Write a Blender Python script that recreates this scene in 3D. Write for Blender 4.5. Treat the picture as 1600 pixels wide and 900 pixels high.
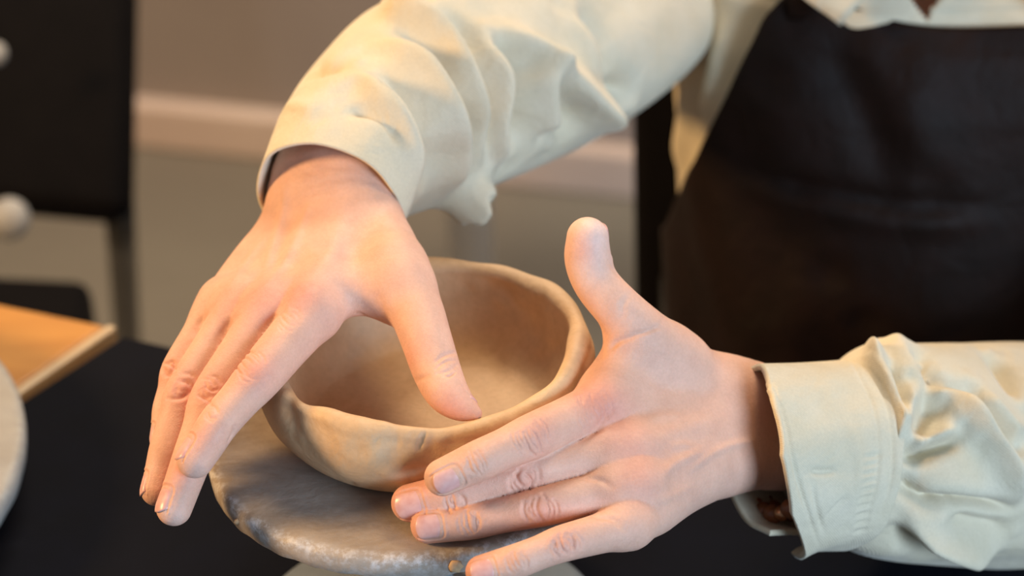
import bpy, bmesh, math, random
import numpy as np
from mathutils import Vector, Matrix
from mathutils.bvhtree import BVHTree

for o in list(bpy.data.objects):
    bpy.data.objects.remove(o, do_unlink=True)
scene = bpy.context.scene
COL = scene.collection
random.seed(7)
rng = np.random.default_rng(7)

# ------------------------------------------------------------------ camera
FPX = 80.0 / 36.0 * 1600.0
ZD = 0.875                       # height of the banding wheel's top above the floor
PITCH, ROLL = math.radians(30.0), math.radians(2.0)
_f = np.array([0.0, math.cos(PITCH), -math.sin(PITCH)])
_r = np.array([1.0, 0.0, 0.0])
_u = np.array([0.0, math.sin(PITCH), math.cos(PITCH)])
FWD = _f
RIGHT = math.cos(ROLL) * _r - math.sin(ROLL) * _u
UP = math.sin(ROLL) * _r + math.cos(ROLL) * _u
CAM = np.array([0.0, 0.0, ZD]) - 1.05 * (FWD + (648 - 800) / FPX * RIGHT - (678 - 450) / FPX * UP)


def U(px, py, d):
    """world point seen at a picture position, d metres along the view axis"""
    return CAM + d * (FWD + (px - 800) / FPX * RIGHT - (py - 450) / FPX * UP)


def ray(px, py):
    v = FWD + (px - 800) / FPX * RIGHT - (py - 450) / FPX * UP
    return v / np.linalg.norm(v)


def on_z(px, py, z):
    v = ray(px, py)
    return CAM + v * ((z - CAM[2]) / v[2])


def C3(r, u, t):
    """direction from right / up / towards-the-viewer components"""
    v = r * RIGHT + u * UP - t * FWD
    return v / np.linalg.norm(v)


cam_data = bpy.data.cameras.new('camera')
cam = bpy.data.objects.new('camera', cam_data)
COL.objects.link(cam)
m = Matrix.Identity(4)
for i in range(3):
    m[i][0], m[i][1], m[i][2], m[i][3] = RIGHT[i], UP[i], -FWD[i], CAM[i]
cam.matrix_world = m
cam_data.lens = 80.0
cam_data.sensor_width = 36.0
cam_data.clip_start = 0.02
cam_data.dof.use_dof = True
cam_data.dof.focus_distance = 0.985
cam_data.dof.aperture_fstop = 6.0
scene.camera = cam

# ------------------------------------------------------------------ light
world = bpy.data.worlds.new('world')
scene.world = world
world.use_nodes = True
bg = world.node_tree.nodes['Background']
bg.inputs['Color'].default_value = (0.74, 0.85, 1.0, 1)
bg.inputs['Strength'].default_value = 0.15


def area(name, loc, target, size, power, color):
    ld = bpy.data.lights.new(name, 'AREA')
    ld.shape = 'RECTANGLE'
    ld.size, ld.size_y = size
    ld.energy = power
    ld.color = color
    ob = bpy.data.objects.new(name, ld)
    COL.objects.link(ob)
    ob.location = loc
    d = Vector(target) - Vector(loc)
    ob.rotation_euler = d.to_track_quat('-Z', 'Y').to_euler()
    return ob


area('window_daylight', (1.65, -2.05, ZD + 0.50), (0.1, 0, ZD), (1.1, 1.2), 78, (0.58, 0.78, 1.0))
area('warm_ceiling_lamp', (-1.75, -0.25, ZD + 0.90), (0.05, 0.05, ZD), (0.40, 0.40), 44, (1.0, 0.62, 0.27))
area('back_room_fill', (0.1, 1.30, 2.6), (-0.1, 1.8, 0), (0.9, 0.7), 48, (1.0, 0.86, 0.68))  # added fill light, no known fixture: brightens the back wall and white leg
area('overhead_lamp', (0.55, 0.30, 2.55), (0.45, 0.30, 0.9), (0.5, 0.5), 11, (1.0, 0.68, 0.34))

scene.view_settings.view_transform = 'Standard'
scene.view_settings.look = 'None'
scene.view_settings.gamma = 1.0
scene.view_settings.use_curve_mapping = False
scene.view_settings.exposure = 0.02

# ------------------------------------------------------------------ materials


def srgb(r, g, b):
    def f(c):
        c /= 255.0
        return c / 12.92 if c <= 0.04045 else ((c + 0.055) / 1.055) ** 2.4
    return (f(r), f(g), f(b), 1.0)


class NT:
    def __init__(self, name):
        self.mat = bpy.data.materials.new(name)
        self.mat.use_nodes = True
        self.nt = self.mat.node_tree
        self.b = self.nt.nodes['Principled BSDF']

    def n(self, t, **kw):
        nd = self.nt.nodes.new(t)
        for k, v in kw.items():
            if k in nd.inputs:
                nd.inputs[k].default_value = v
            else:
                setattr(nd, k, v)
        return nd

    def l(self, a, b):
        self.nt.links.new(a, b)

    def noise(self, scale, detail=4, rough=0.6, coords=None, dist=0.0):
        nd = self.n('ShaderNodeTexNoise', Scale=scale, Detail=detail, Roughness=rough, Distortion=dist)
        if coords is not None:
            self.l(coords, nd.inputs['Vector'])
        return nd.outputs['Fac']

    def obj(self):
        return self.n('ShaderNodeTexCoord').outputs['Object']

    def ramp(self, fac, stops):
        r = self.n('ShaderNodeValToRGB')
        els = r.color_ramp.elements
        while len(els) < len(stops):
            els.new(0.5)
        for e, (p, c) in zip(els, stops):
            e.position = p
            e.color = c
        self.l(fac, r.inputs['Fac'])
        return r.outputs['Color']

    def mix(self, fac, a, b, mode='MIX'):
        x = self.n('ShaderNodeMix', data_type='RGBA', blend_type=mode)
        for s, v in ((x.inputs[0], fac), (x.inputs[6], a), (x.inputs[7], b)):
            if isinstance(v, (int, float)):
                s.default_value = v
            elif isinstance(v, tuple):
                s.default_value = v
            else:
                self.l(v, s)
        return x.outputs[2]

    def bump(self, height, strength, dist, prev=None):
        x = self.n('ShaderNodeBump', Strength=strength, Distance=dist)
        self.l(height, x.inputs['Height'])
        if prev is not None:
            self.l(prev, x.inputs['Normal'])
        return x.outputs['Normal']

    def done(self, color=None, rough=None, normal=None, **kw):
        if color is not None:
            if isinstance(color, tuple):
                self.b.inputs['Base Color'].default_value = color
            else:
                self.l(color, self.b.inputs['Base Color'])
        if rough is not None:
            if isinstance(rough, (int, float)):
                self.b.inputs['Roughness'].default_value = rough
            else:
                self.l(rough, self.b.inputs['Roughness'])
        if normal is not None:
            self.l(normal, self.b.inputs['Normal'])
        for k, v in kw.items():
            self.b.inputs[k.replace('_', ' ')].default_value = v
        return self.mat


MAT = {}


def mk_skin():
    t = NT('skin')
    c = t.obj()
    att = t.n('ShaderNodeVertexColor', layer_name='tint').outputs['Color']
    mott = t.ramp(t.noise(95, 5, 0.65, c), [(0.30, (0.90, 0.84, 0.82, 1)), (0.70, (1.06, 1.04, 1.02, 1))])
    col = t.mix(0.75, att, mott, 'MULTIPLY')
    fine = t.ramp(t.noise(700, 3, 0.6, c), [(0.35, (0.93, 0.90, 0.89, 1)), (0.65, (1.04, 1.03, 1.03, 1))])
    col = t.mix(0.55, col, fine, 'MULTIPLY')
    vor = t.n('ShaderNodeTexVoronoi', Scale=900.0, feature='DISTANCE_TO_EDGE')
    t.l(c, vor.inputs['Vector'])
    nb = t.bump(vor.outputs['Distance'], 0.22, 0.0006)
    nb = t.bump(t.noise(420, 4, 0.65, c), 0.26, 0.0009, nb)
    rg = t.ramp(t.noise(160, 3, 0.5, c), [(0.3, (0.50,) * 3 + (1,)), (0.7, (0.66,) * 3 + (1,))])
    t.b.inputs['Specular IOR Level'].default_value = 0.38
    t.b.inputs['Subsurface Weight'].default_value = 0.12
    t.b.inputs['Subsurface Radius'].default_value = (1.0, 0.35, 0.2)
    t.b.inputs['Subsurface Scale'].default_value = 0.004
    return t.done(col, rg, nb)


def mk_nail():
    t = NT('fingernail')
    c = t.obj()
    col = t.ramp(t.noise(260, 2, 0.5, c), [(0.3, srgb(214, 160, 152)), (0.7, srgb(226, 180, 172))])
    return t.done(col, 0.30)


def mk_cloth(name, col_a, col_b, weave=2600.0, strength=0.22, rough=0.9, sheen=0.15):
    t = NT(name)
    c = t.obj()
    col = t.ramp(t.noise(38, 4, 0.6, c), [(0.3, col_a), (0.7, col_b)])
    col = t.mix(0.25, col, t.ramp(t.noise(900, 2, 0.5, c), [(0.3, (0.8, 0.8, 0.8, 1)), (0.7, (1.1, 1.1, 1.1, 1))]), 'MULTIPLY')
    w = t.n('ShaderNodeTexWave', Scale=weave / 6.0, Distortion=1.5, bands_direction='DIAGONAL')
    t.l(c, w.inputs['Vector'])
    nb = t.bump(w.outputs['Fac'], strength, 0.0004)
    nb = t.bump(t.noise(130, 4, 0.6, c), 0.35, 0.0015, nb)
    nb = t.bump(t.noise(42, 3, 0.5, c, 0.8), 0.30, 0.005, nb)
    t.b.inputs['Sheen Weight'].default_value = sheen
    return t.done(col, rough, nb)


def mk_clay():
    t = NT('wet_tan_clay')
    c = t.obj()
    col = t.ramp(t.noise(26, 5, 0.6, c, 0.6), [(0.28, srgb(194, 158, 120)), (0.55, srgb(210, 176, 138)), (0.8, srgb(220, 190, 154))])
    col = t.mix(0.35, col, t.ramp(t.noise(300, 3, 0.6, c), [(0.35, (0.85, 0.83, 0.8, 1)), (0.6, (1.04, 1.04, 1.04, 1))]), 'MULTIPLY')
    nb = t.bump(t.noise(60, 5, 0.6, c, 0.5), 0.25, 0.004)
    nb = t.bump(t.noise(420, 3, 0.6, c), 0.16, 0.0008, nb)
    return t.done(col, 0.62, nb)


def mk_wheel(name, a, b, worn, rough=0.55, metallic=0.0):
    t = NT(name)
    c = t.obj()
    mp = t.n('ShaderNodeMapping')
    mp.inputs['Scale'].default_value = (1.0, 3.2, 1.0)
    mp.inputs['Rotation'].default_value = (0, 0, 0.5)
    t.l(c, mp.inputs['Vector'])
    col = t.ramp(t.noise(16, 6, 0.65, mp.outputs['Vector'], 0.8), [(0.30, a), (0.62, b)])
    sp = t.ramp(t.noise(210, 5, 0.7, c), [(0.45, (0, 0, 0, 1)), (0.62, (1, 1, 1, 1))])
    att = t.n('ShaderNodeVertexColor', layer_name='tint').outputs['Color']
    fac = t.mix(1.0, sp, att, 'MULTIPLY')
    col = t.mix(fac, col, worn)
    nb = t.bump(t.noise(260, 5, 0.65, c), 0.35, 0.0012)
    t.b.inputs['Metallic'].default_value = metallic
    return t.done(col, rough, nb)


def mk_plain(name, a, b, scale=20, rough=0.6, bump=0.1, metallic=0.0, bscale=120, spec=None):
    t = NT(name)
    c = t.obj()
    col = t.ramp(t.noise(scale, 4, 0.6, c), [(0.3, a), (0.7, b)])
    nb = t.bump(t.noise(bscale, 4, 0.6, c), bump, 0.002)
    t.b.inputs['Metallic'].default_value = metallic
    if spec is not None:
        t.b.inputs['Specular IOR Level'].default_value = spec
    return t.done(col, rough, nb)


def mk_wood():
    t = NT('honey_wood')
    c = t.obj()
    mp = t.n('ShaderNodeMapping')
    mp.inputs['Scale'].default_value = (1.0, 9.0, 9.0)
    t.l(c, mp.inputs['Vector'])
    col = t.ramp(t.noise(7, 6, 0.6, mp.outputs['Vector'], 1.0), [(0.25, srgb(168, 112, 48)), (0.75, srgb(196, 140, 68))])
    return t.done(col, 0.45, t.bump(t.noise(40, 4, 0.6, mp.outputs['Vector']), 0.1, 0.001))


def mk_darkcloth():
    t = NT('navy_black_table_cloth')
    c = t.obj()
    col = t.ramp(t.noise(14, 4, 0.6, c), [(0.3, srgb(4, 5, 12)), (0.7, srgb(7, 9, 21))])
    dust = t.ramp(t.noise(11, 6, 0.7, c, 0.6), [(0.60, (0, 0, 0, 1)), (0.85, (0.16, 0.16, 0.16, 1))])
    col = t.mix(dust, col, srgb(58, 60, 72))
    t.b.inputs['Specular IOR Level'].default_value = 0.15
    return t.done(col, 0.9, t.bump(t.noise(500, 3, 0.6, c), 0.2, 0.001))


MAT['skin'] = mk_skin()
MAT['nail'] = mk_nail()
MAT['shirt'] = mk_cloth('cream_cotton_shirt', srgb(206, 193, 166), srgb(216, 204, 180))
MAT['thread'] = mk_plain('shirt_thread', srgb(206, 186, 148), srgb(216, 198, 160), 60, 0.9)
MAT['apron'] = mk_cloth('dark_brown_apron', srgb(22, 12, 8), srgb(30, 17, 13), 1500, 0.2, 0.6, 0.0)
MAT['apron'].node_tree.nodes['Principled BSDF'].inputs['Specular IOR Level'].default_value = 0.14
MAT['trousers'] = mk_cloth('black_trousers', srgb(20, 20, 24), srgb(28, 28, 34))
MAT['clay'] = mk_clay()
MAT['wheel'] = mk_wheel('worn_grey_wheel_head', srgb(148, 134, 121), srgb(176, 163, 151), srgb(206, 204, 206))
MAT['wheel_light'] = mk_wheel('light_grey_wheel_head', srgb(142, 138, 134), srgb(156, 152, 147), srgb(168, 166, 162))
MAT['metal'] = mk_plain('grey_cast_metal', srgb(120, 128, 134), srgb(140, 148, 154), 30, 0.45, 0.1, 0.3)
MAT['white_metal'] = mk_plain('white_painted_metal', srgb(232, 226, 218), srgb(240, 234, 226), 8, 0.4)
MAT['chair_black'] = mk_plain('black_upholstery', srgb(8, 6, 7), srgb(12, 9, 10), 40, 0.85, 0.1, spec=0.1)
MAT['chair_metal'] = mk_plain('grey_metal_tube', srgb(70, 68, 66), srgb(82, 80, 78), 20, 0.35, 0.05, 0.7)
MAT['castor'] = mk_plain('pale_grey_plastic', srgb(150, 148, 146), srgb(166, 164, 162), 20, 0.5)
MAT['wood'] = mk_wood()
MAT['wood_edge'] = mk_plain('pale_wood_edging', srgb(190, 166, 134), srgb(200, 178, 148), 20, 0.5)
MAT['cloth'] = mk_darkcloth()
MAT['wall'] = mk_plain('taupe_wall', srgb(142, 131, 126), srgb(150, 139, 133), 3, 0.85, 0.05)
MAT['baseboard'] = mk_plain('pale_pink_baseboard', srgb(206, 184, 172), srgb(214, 194, 182), 5, 0.6, 0.05)
MAT['floor'] = mk_plain('brown_grey_floor', srgb(114, 106, 96), srgb(126, 120, 108), 1.6, 0.55, 0.05)
MAT['bead'] = mk_plain('amber_brown_bead', srgb(120, 70, 44), srgb(160, 100, 66), 150, 0.12, 0.02)
MAT['bead_gold'] = mk_plain('copper_bead', srgb(206, 140, 96), srgb(226, 168, 124), 90, 0.2, 0.02, 0.9)
MAT['hair'] = mk_plain('grey_hair', srgb(90, 84, 80), srgb(130, 124, 120), 200, 0.6, 0.3)

# ------------------------------------------------------------------ scene helpers


def tag(o, label=None, cat=None, group=None, kind=None):
    if label:
        o['label'] = label
    if cat:
        o['category'] = cat
    if group:
        o['group'] = group
    if kind:
        o['kind'] = kind
    return o


def empty(name, loc=(0, 0, 0), parent=None):
    o = bpy.data.objects.new(name, None)
    o.empty_display_size = 0.05
    COL.objects.link(o)
    o.location = [float(x) for x in loc]
    if parent:
        o.parent = parent
    return o


def mesh_obj(name, V, Fc, mats, parent=None, smooth=True, tint=None, mat_index=None):
    """numpy vertices in world space + faces -> a linked mesh object"""
    V = np.asarray(V, dtype=np.float64)
    off = np.zeros(3)
    if parent is not None:
        q = parent
        while q is not None:
            off += np.array(q.location)
            q = q.parent
    me = bpy.data.meshes.new(name)
    if isinstance(Fc, np.ndarray):
        k = Fc.shape[1]
        me.vertices.add(len(V))
        me.vertices.foreach_set('co', (V - off).astype(np.float32).ravel())
        me.loops.add(Fc.size)
        me.loops.foreach_set('vertex_index', Fc.astype(np.int32).ravel())
        me.polygons.add(len(Fc))
        me.polygons.foreach_set('loop_start', np.arange(0, Fc.size, k, dtype=np.int32))
        me.update(calc_edges=True)
    else:
        me.from_pydata([tuple(p) for p in (V - off)], [], Fc)
        me.update()
    if not isinstance(mats, (list, tuple)):
        mats = [mats]
    for mm in mats:
        me.materials.append(mm)
    me.polygons.foreach_set('use_smooth', [bool(smooth)] * len(me.polygons))
    if mat_index is not None:
        me.polygons.foreach_set('material_index', np.asarray(mat_index, dtype=np.int32))
    if tint is not None:
        a = me.color_attributes.new('tint', 'FLOAT_COLOR', 'POINT')
        t4 = np.ones((len(V), 4), dtype=np.float32)
        t4[:, :3] = tint
        a.data.foreach_set('color', t4.ravel())
    me.validate()
    o = bpy.data.objects.new(name, me)
    COL.objects.link(o)
    if parent is not None:
        o.parent = parent
    return o


def bm_obj(name, bm, mats, parent=None, smooth=False):
    bmesh.ops.recalc_face_normals(bm, faces=bm.faces)
    V = np.array([v.co[:] for v in bm.verts])
    bm.verts.index_update()
    Fc = [[v.index for v in f.verts] for f in bm.faces]
    bm.free()
    return mesh_obj(name, V, Fc, mats, parent, smooth)


def box_bm(cx, ax, ay, az, bevel=0.0, seg=2):
    """box at centre cx with half-extent vectors ax, ay, az"""
    bm = bmesh.new()
    cx, ax, ay, az = [np.asarray(v, float) for v in (cx, ax, ay, az)]
    vs = {}
    for i in (-1, 1):
        for j in (-1, 1):
            for k in (-1, 1):
                vs[i, j, k] = bm.verts.new(cx + i * ax + j * ay + k * az)
    for q in (((-1, -1, -1), (-1, -1, 1), (-1, 1, 1), (-1, 1, -1)), ((1, -1, -1), (1, 1, -1), (1, 1, 1), (1, -1, 1)),
              ((-1, -1, -1), (1, -1, -1), (1, -1, 1), (-1, -1, 1)), ((-1, 1, -1), (-1, 1, 1), (1, 1, 1), (1, 1, -1)),
              ((-1, -1, -1), (-1, 1, -1), (1, 1, -1), (1, -1, -1)), ((-1, -1, 1), (1, -1, 1), (1, 1, 1), (-1, 1, 1))):
        bm.faces.new([vs[p] for p in q])
    if bevel > 0:
        bmesh.ops.bevel(bm, geom=list(bm.edges), offset=bevel, segments=seg, affect='EDGES', profile=0.5)
    return bm


def catmull(P, n):
    """Catmull-Rom through rows of P, n samples per span"""
    P = np.asarray(P, float)
    Q = np.vstack([2 * P[0] - P[1], P, 2 * P[-1] - P[-2]])
    out = []
    for i in range(1, len(Q) - 2):
        for t in np.linspace(0, 1, n, endpoint=False):
            a, b, c, d = Q[i - 1], Q[i], Q[i + 1], Q[i + 2]
            out.append(0.5 * ((2 * b) + (c - a) * t + (2 * a - 5 * b + 4 * c - d) * t * t + (3 * b - a - 3 * c + d) * t ** 3))
    out.append(P[-1])
    return np.array(out)


def tube_mesh(path, rad, nseg=16, cap=True):
    """round tube along a list of points"""
    path = np.asarray(path, float)
    n = len(path)
    rad = np.broadcast_to(np.asarray(rad, float), (n,))
    T = np.gradient(path, axis=0)
    T /= np.linalg.norm(T, axis=1)[:, None]
    ref = np.array([0, 0, 1.0]) if abs(T[0][2]) < 0.9 else np.array([1.0, 0, 0])
    V = []
    for i in range(n):
        x = ref - T[i] * (ref @ T[i])
        x /= np.linalg.norm(x)
        ref = x
        y = np.cross(T[i], x)
        for k in range(nseg):
            a = 2 * math.pi * k / nseg
            V.append(path[i] + rad[i] * (math.cos(a) * x + math.sin(a) * y))
    Fc = []
    for i in range(n - 1):
        for k in range(nseg):
            k2 = (k + 1) % nseg
            Fc.append([i * nseg + k, i * nseg + k2, (i + 1) * nseg + k2, (i + 1) * nseg + k])
    if cap:
        Fc.append(list(range(nseg))[::-1])
        Fc.append([(n - 1) * nseg + k for k in range(nseg)])
    return np.array(V), Fc


def lathe_mesh(prof, nseg, centre, closed=False):
    """profile of (radius, z) turned about the vertical through centre"""
    prof = np.asarray(prof, float)
    a = np.linspace(0, 2 * math.pi, nseg, endpoint=False)
    V = []
    for r, z in prof:
        V.append(np.c_[centre[0] + r * np.cos(a), centre[1] + r * np.sin(a), np.full(nseg, centre[2] + z)])
    V = np.vstack(V)
    n = len(prof)
    Fc = []
    for i in range(n - 1):
        for k in range(nseg):
            k2 = (k + 1) % nseg
            Fc.append((i * nseg + k, i * nseg + k2, (i + 1) * nseg + k2, (i + 1) * nseg + k))
    return V, np.array(Fc)


def vnormals(V, Fq):
    N = np.zeros_like(V)
    a, b, c, d = [V[Fq[:, i]] for i in range(4)]
    fn = np.cross(c - a, d - b)
    for i in range(4):
        np.add.at(N, Fq[:, i], fn)
    return N / (np.linalg.norm(N, axis=1)[:, None] + 1e-12)


def bvh_of(V, Fq):
    return BVHTree.FromPolygons(V.tolist(), Fq.tolist())


def hit(bvh, px, py):
    h = bvh.ray_cast(Vector(CAM), Vector(ray(px, py)), 6.0)
    return None if h[0] is None else np.array(h[0])


def seg_dist(P, pts):
    """distance from points P to the polyline pts"""
    best = np.full(len(P), 1e9)
    for a, b in zip(pts[:-1], pts[1:]):
        ab = b - a
        t = np.clip(((P - a) @ ab) / (ab @ ab + 1e-12), 0, 1)
        best = np.minimum(best, np.linalg.norm(P - a - t[:, None] * ab, axis=1))
    return best


def relief(V, N, bvh, feats, cloth=False):
    """folds, creases, veins: feats = (picture polyline, height m, half width m) laid on the surface"""
    D = np.zeros(len(V))
    for pl, amp, w in feats:
        pl = np.asarray(pl, float)
        s = catmull(pl, 6) if len(pl) > 2 else np.linspace(pl[0], pl[-1], 6)
        pts = [hit(bvh, *q) for q in s]
        pts = [q for q in pts if q is not None]
        if len(pts) < 2:
            continue
        pts = np.array(pts)
        lo, hi = pts.min(0) - 3.5 * w, pts.max(0) + 3.5 * w
        ix = np.where(np.all((V > lo) & (V < hi), axis=1))[0]
        if len(ix) == 0:
            continue
        # fade towards both ends of the line
        d = seg_dist(V[ix], pts)
        e = np.minimum(np.linalg.norm(V[ix] - pts[0], axis=1), np.linalg.norm(V[ix] - pts[-1], axis=1))
        L = np.linalg.norm(np.diff(pts, axis=0), axis=1).sum()
        fade = np.clip(e / (0.32 * L + 1e-9), 0, 1)
        fade = fade * fade * (3 - 2 * fade)
        fl = 0.55 if L < 0.015 else 0.0
        fade = fl + (1 - fl) * fade
        if cloth:        # crisp crest with soft flanks
            x = d / (0.42 * w)
            prof_ = np.exp(1 - np.sqrt(1 + x * x)) * np.clip(1.25 - d / (2.8 * w), 0, 1)
        else:
            prof_ = np.exp(-(d / w) ** 2)
        D[ix] += amp * fade * prof_
    return V + N * D[:, None]


def paint(tint, V, bvh, spots):
    for px, py, r, c, s in spots:
        h = hit(bvh, px, py)
        if h is None:
            continue
        w = s * np.exp(-(np.linalg.norm(V - h, axis=1) / r) ** 2)
        tint[:] = tint * (1 - w[:, None]) + np.array(c)[None, :3] * w[:, None]


# ------------------------------------------------------------------ implicit surfaces


class Grid:
    def __init__(self, lo, hi, h):
        self.h = h
        self.lo = np.asarray(lo, float)
        self.n = np.ceil((np.asarray(hi) - self.lo) / h).astype(int) + 1
        self.ax = [(self.lo[i] + h * np.arange(self.n[i])).astype(np.float32) for i in range(3)]

    def new(self):
        return np.full(self.n, 0.05, dtype=np.float32)

    def chain(self, P, R, pad):
        """tapered limb along points P with radii R -> (box slices, distance)"""
        P = np.asarray(P, float)
        R = np.asarray(R, float)
        lo = np.floor(((P - R[:, None]).min(0) - pad - self.lo) / self.h).astype(int)
        hi = np.ceil(((P + R[:, None]).max(0) + pad - self.lo) / self.h).astype(int) + 1
        lo = np.clip(lo, 0, self.n - 1)
        hi = np.clip(hi, 1, self.n)
        sl = tuple(slice(int(a), int(b)) for a, b in zip(lo, hi))
        out = np.full([int(b - a) for a, b in zip(lo, hi)], 0.05, dtype=np.float32)
        for i in range(len(P) - 1):
            a, b = P[i], P[i + 1]
            ra, rb = R[i], R[i + 1]
            mr = max(ra, rb) + pad
            l2 = np.clip(np.floor((np.minimum(a, b) - mr - self.lo) / self.h).astype(int), lo, hi - 1)
            h2 = np.clip(np.ceil((np.maximum(a, b) + mr - self.lo) / self.h).astype(int) + 1, lo + 1, hi)
            X = self.ax[0][l2[0]:h2[0]][:, None, None] - np.float32(a[0])
            Y = self.ax[1][l2[1]:h2[1]][None, :, None] - np.float32(a[1])
            Z = self.ax[2][l2[2]:h2[2]][None, None, :] - np.float32(a[2])
            ab = (b - a).astype(np.float32)
            L2 = np.float32(ab @ ab + 1e-12)
            t = np.clip((X * ab[0] + Y * ab[1] + Z * ab[2]) / L2, 0, 1)
            d = np.sqrt((X - t * ab[0]) ** 2 + (Y - t * ab[1]) ** 2 + (Z - t * ab[2]) ** 2) - (np.float32(ra) + t * np.float32(rb - ra))
            s = tuple(slice(int(p - q), int(r - q)) for p, q, r in zip(l2, lo, h2))
            out[s] = np.minimum(out[s], d)
        return sl, out


def smin(a, b, k):
    h = np.maximum(k - np.abs(a - b), 0) / k
    return np.minimum(a, b) - h * h * (k * 0.25)


def surface_nets(D, lo, h):
    S = D < 0
    nx, ny, nz = D.shape
    cnt = np.zeros((nx - 1, ny - 1, nz - 1), dtype=np.int8)
    for i in (0, 1):
        for j in (0, 1):
            for k in (0, 1):
                cnt += S[i:nx - 1 + i, j:ny - 1 + j, k:nz - 1 + k]
    act = (cnt > 0) & (cnt < 8)
    I = np.argwhere(act)
    idx = np.full(act.shape, -1, dtype=np.int64)
    idx[act] = np.arange(len(I))
    acc = np.zeros((len(I), 3))
    num = np.zeros(len(I))
    cor = [(i, j, k) for i in (0, 1) for j in (0, 1) for k in (0, 1)]
    for a in cor:
        for ax in range(3):
            if a[ax] == 0:
                b = list(a)
                b[ax] = 1
                va = D[I[:, 0] + a[0], I[:, 1] + a[1], I[:, 2] + a[2]].astype(float)
                vb = D[I[:, 0] + b[0], I[:, 1] + b[1], I[:, 2] + b[2]].astype(float)
                c = (va < 0) != (vb < 0)
                t = np.where(c, va / np.where(c, va - vb, 1), 0)
                p = np.tile(np.array(a, float), (len(I), 1))
                p[:, ax] += t
                acc += p * c[:, None]
                num += c
    V = lo + h * (I + acc / num[:, None])
    faces = []
    for ax in range(3):
        s0 = [slice(1, -1)] * 3
        s0[ax] = slice(0, -1)
        s1 = [slice(1, -1)] * 3
        s1[ax] = slice(1, None)
        A, B = S[tuple(s0)], S[tuple(s1)]
        for flip, M in ((False, A & ~B), (True, ~A & B)):
            E = np.argwhere(M)
            for q in range(3):
                if q != ax:
                    E[:, q] += 1
            u, v = (ax + 1) % 3, (ax + 2) % 3
            qs = []
            for du, dv in ((-1, -1), (0, -1), (0, 0), (-1, 0)):
                e = E.copy()
                e[:, u] += du
                e[:, v] += dv
                qs.append(idx[e[:, 0], e[:, 1], e[:, 2]])
            Q = np.stack(qs, 1)
            if flip:
                Q = Q[:, ::-1]
            faces.append(Q)
    Q = np.vstack(faces)
    Q = Q[(Q >= 0).all(1)]
    return V, Q


def smooth_mesh(V, Q, it=2, lam=0.5):
    e = np.vstack([Q[:, [0, 1]], Q[:, [1, 2]], Q[:, [2, 3]], Q[:, [3, 0]]])
    e = np.vstack([e, e[:, ::-1]])
    deg = np.bincount(e[:, 0], minlength=len(V)).astype(float)
    for k in range(it):
        for l in (lam, -lam * 1.03):
            A = np.stack([np.bincount(e[:, 0], V[e[:, 1], i], minlength=len(V)) for i in range(3)], 1) / np.maximum(deg, 1)[:, None]
            V = V + l * (A - V)
    return V


def subdivide(V, Q):
    n = len(V)
    e = np.vstack([Q[:, [0, 1]], Q[:, [1, 2]], Q[:, [2, 3]], Q[:, [3, 0]]])
    es = np.sort(e, 1)
    key = es[:, 0] * n + es[:, 1]
    uq, inv = np.unique(key, return_inverse=True)
    ea, eb = uq // n, uq % n
    mid = 0.5 * (V[ea] + V[eb])
    fc = V[Q].mean(1)
    W = np.vstack([V, mid, fc])
    m = len(Q)
    E = (inv.reshape(4, m) + n)
    c = np.arange(m) + n + len(uq)
    out = []
    for i in range(4):
        out.append(np.stack([Q[:, i], E[i], c, E[(i + 3) % 4]], 1))
    return W, np.vstack(out)

# ------------------------------------------------------------------ the setting
ZT = ZD - 0.125                   # table top


def quad_slab(name, pts, thick, mat, parent=None, bevel=0.0, zdir=-1):
    """slab under a horizontal polygon"""
    bm = bmesh.new()
    top = [bm.verts.new(p) for p in pts]
    bot = [bm.verts.new((p[0], p[1], p[2] + zdir * thick)) for p in pts]
    n = len(pts)
    bm.faces.new(top)
    bm.faces.new(bot[::-1])
    for i in range(n):
        j = (i + 1) % n
        bm.faces.new((top[i], bot[i], bot[j], top[j]))
    if bevel:
        bmesh.ops.bevel(bm, geom=list(bm.edges), offset=bevel, segments=3, affect='EDGES', profile=0.5)
    return bm_obj(name, bm, mat, parent)


tag(quad_slab('floor', [(-5, -4, 0), (5, -4, 0), (5, 5, 0), (-5, 5, 0)], 0.05, MAT['floor']), kind='structure')
# back wall runs through the two places where its foot meets the floor
wa, wb = on_z(230, 236, 0.0), on_z(1000, 318, 0.0)
wd = (wb - wa) / np.linalg.norm(wb - wa)
wn = np.array([-wd[1], wd[0], 0.0])
if wn[1] < 0:
    wn = -wn
wmid = 0.5 * (wa + wb)
tag(bm_obj('wall_back', box_bm(wmid + wn * 0.10 + np.array([0, 0, 1.35]), wd * 4.0, wn * 0.06, (0, 0, 1.35)), MAT['wall']), kind='structure')
tag(bm_obj('baseboard_back', box_bm(wmid + wn * 0.025 + np.array([0, 0, 0.034]), wd * 4.0, wn * 0.018, (0, 0, 0.034), 0.006), MAT['baseboard']), kind='structure')


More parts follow.
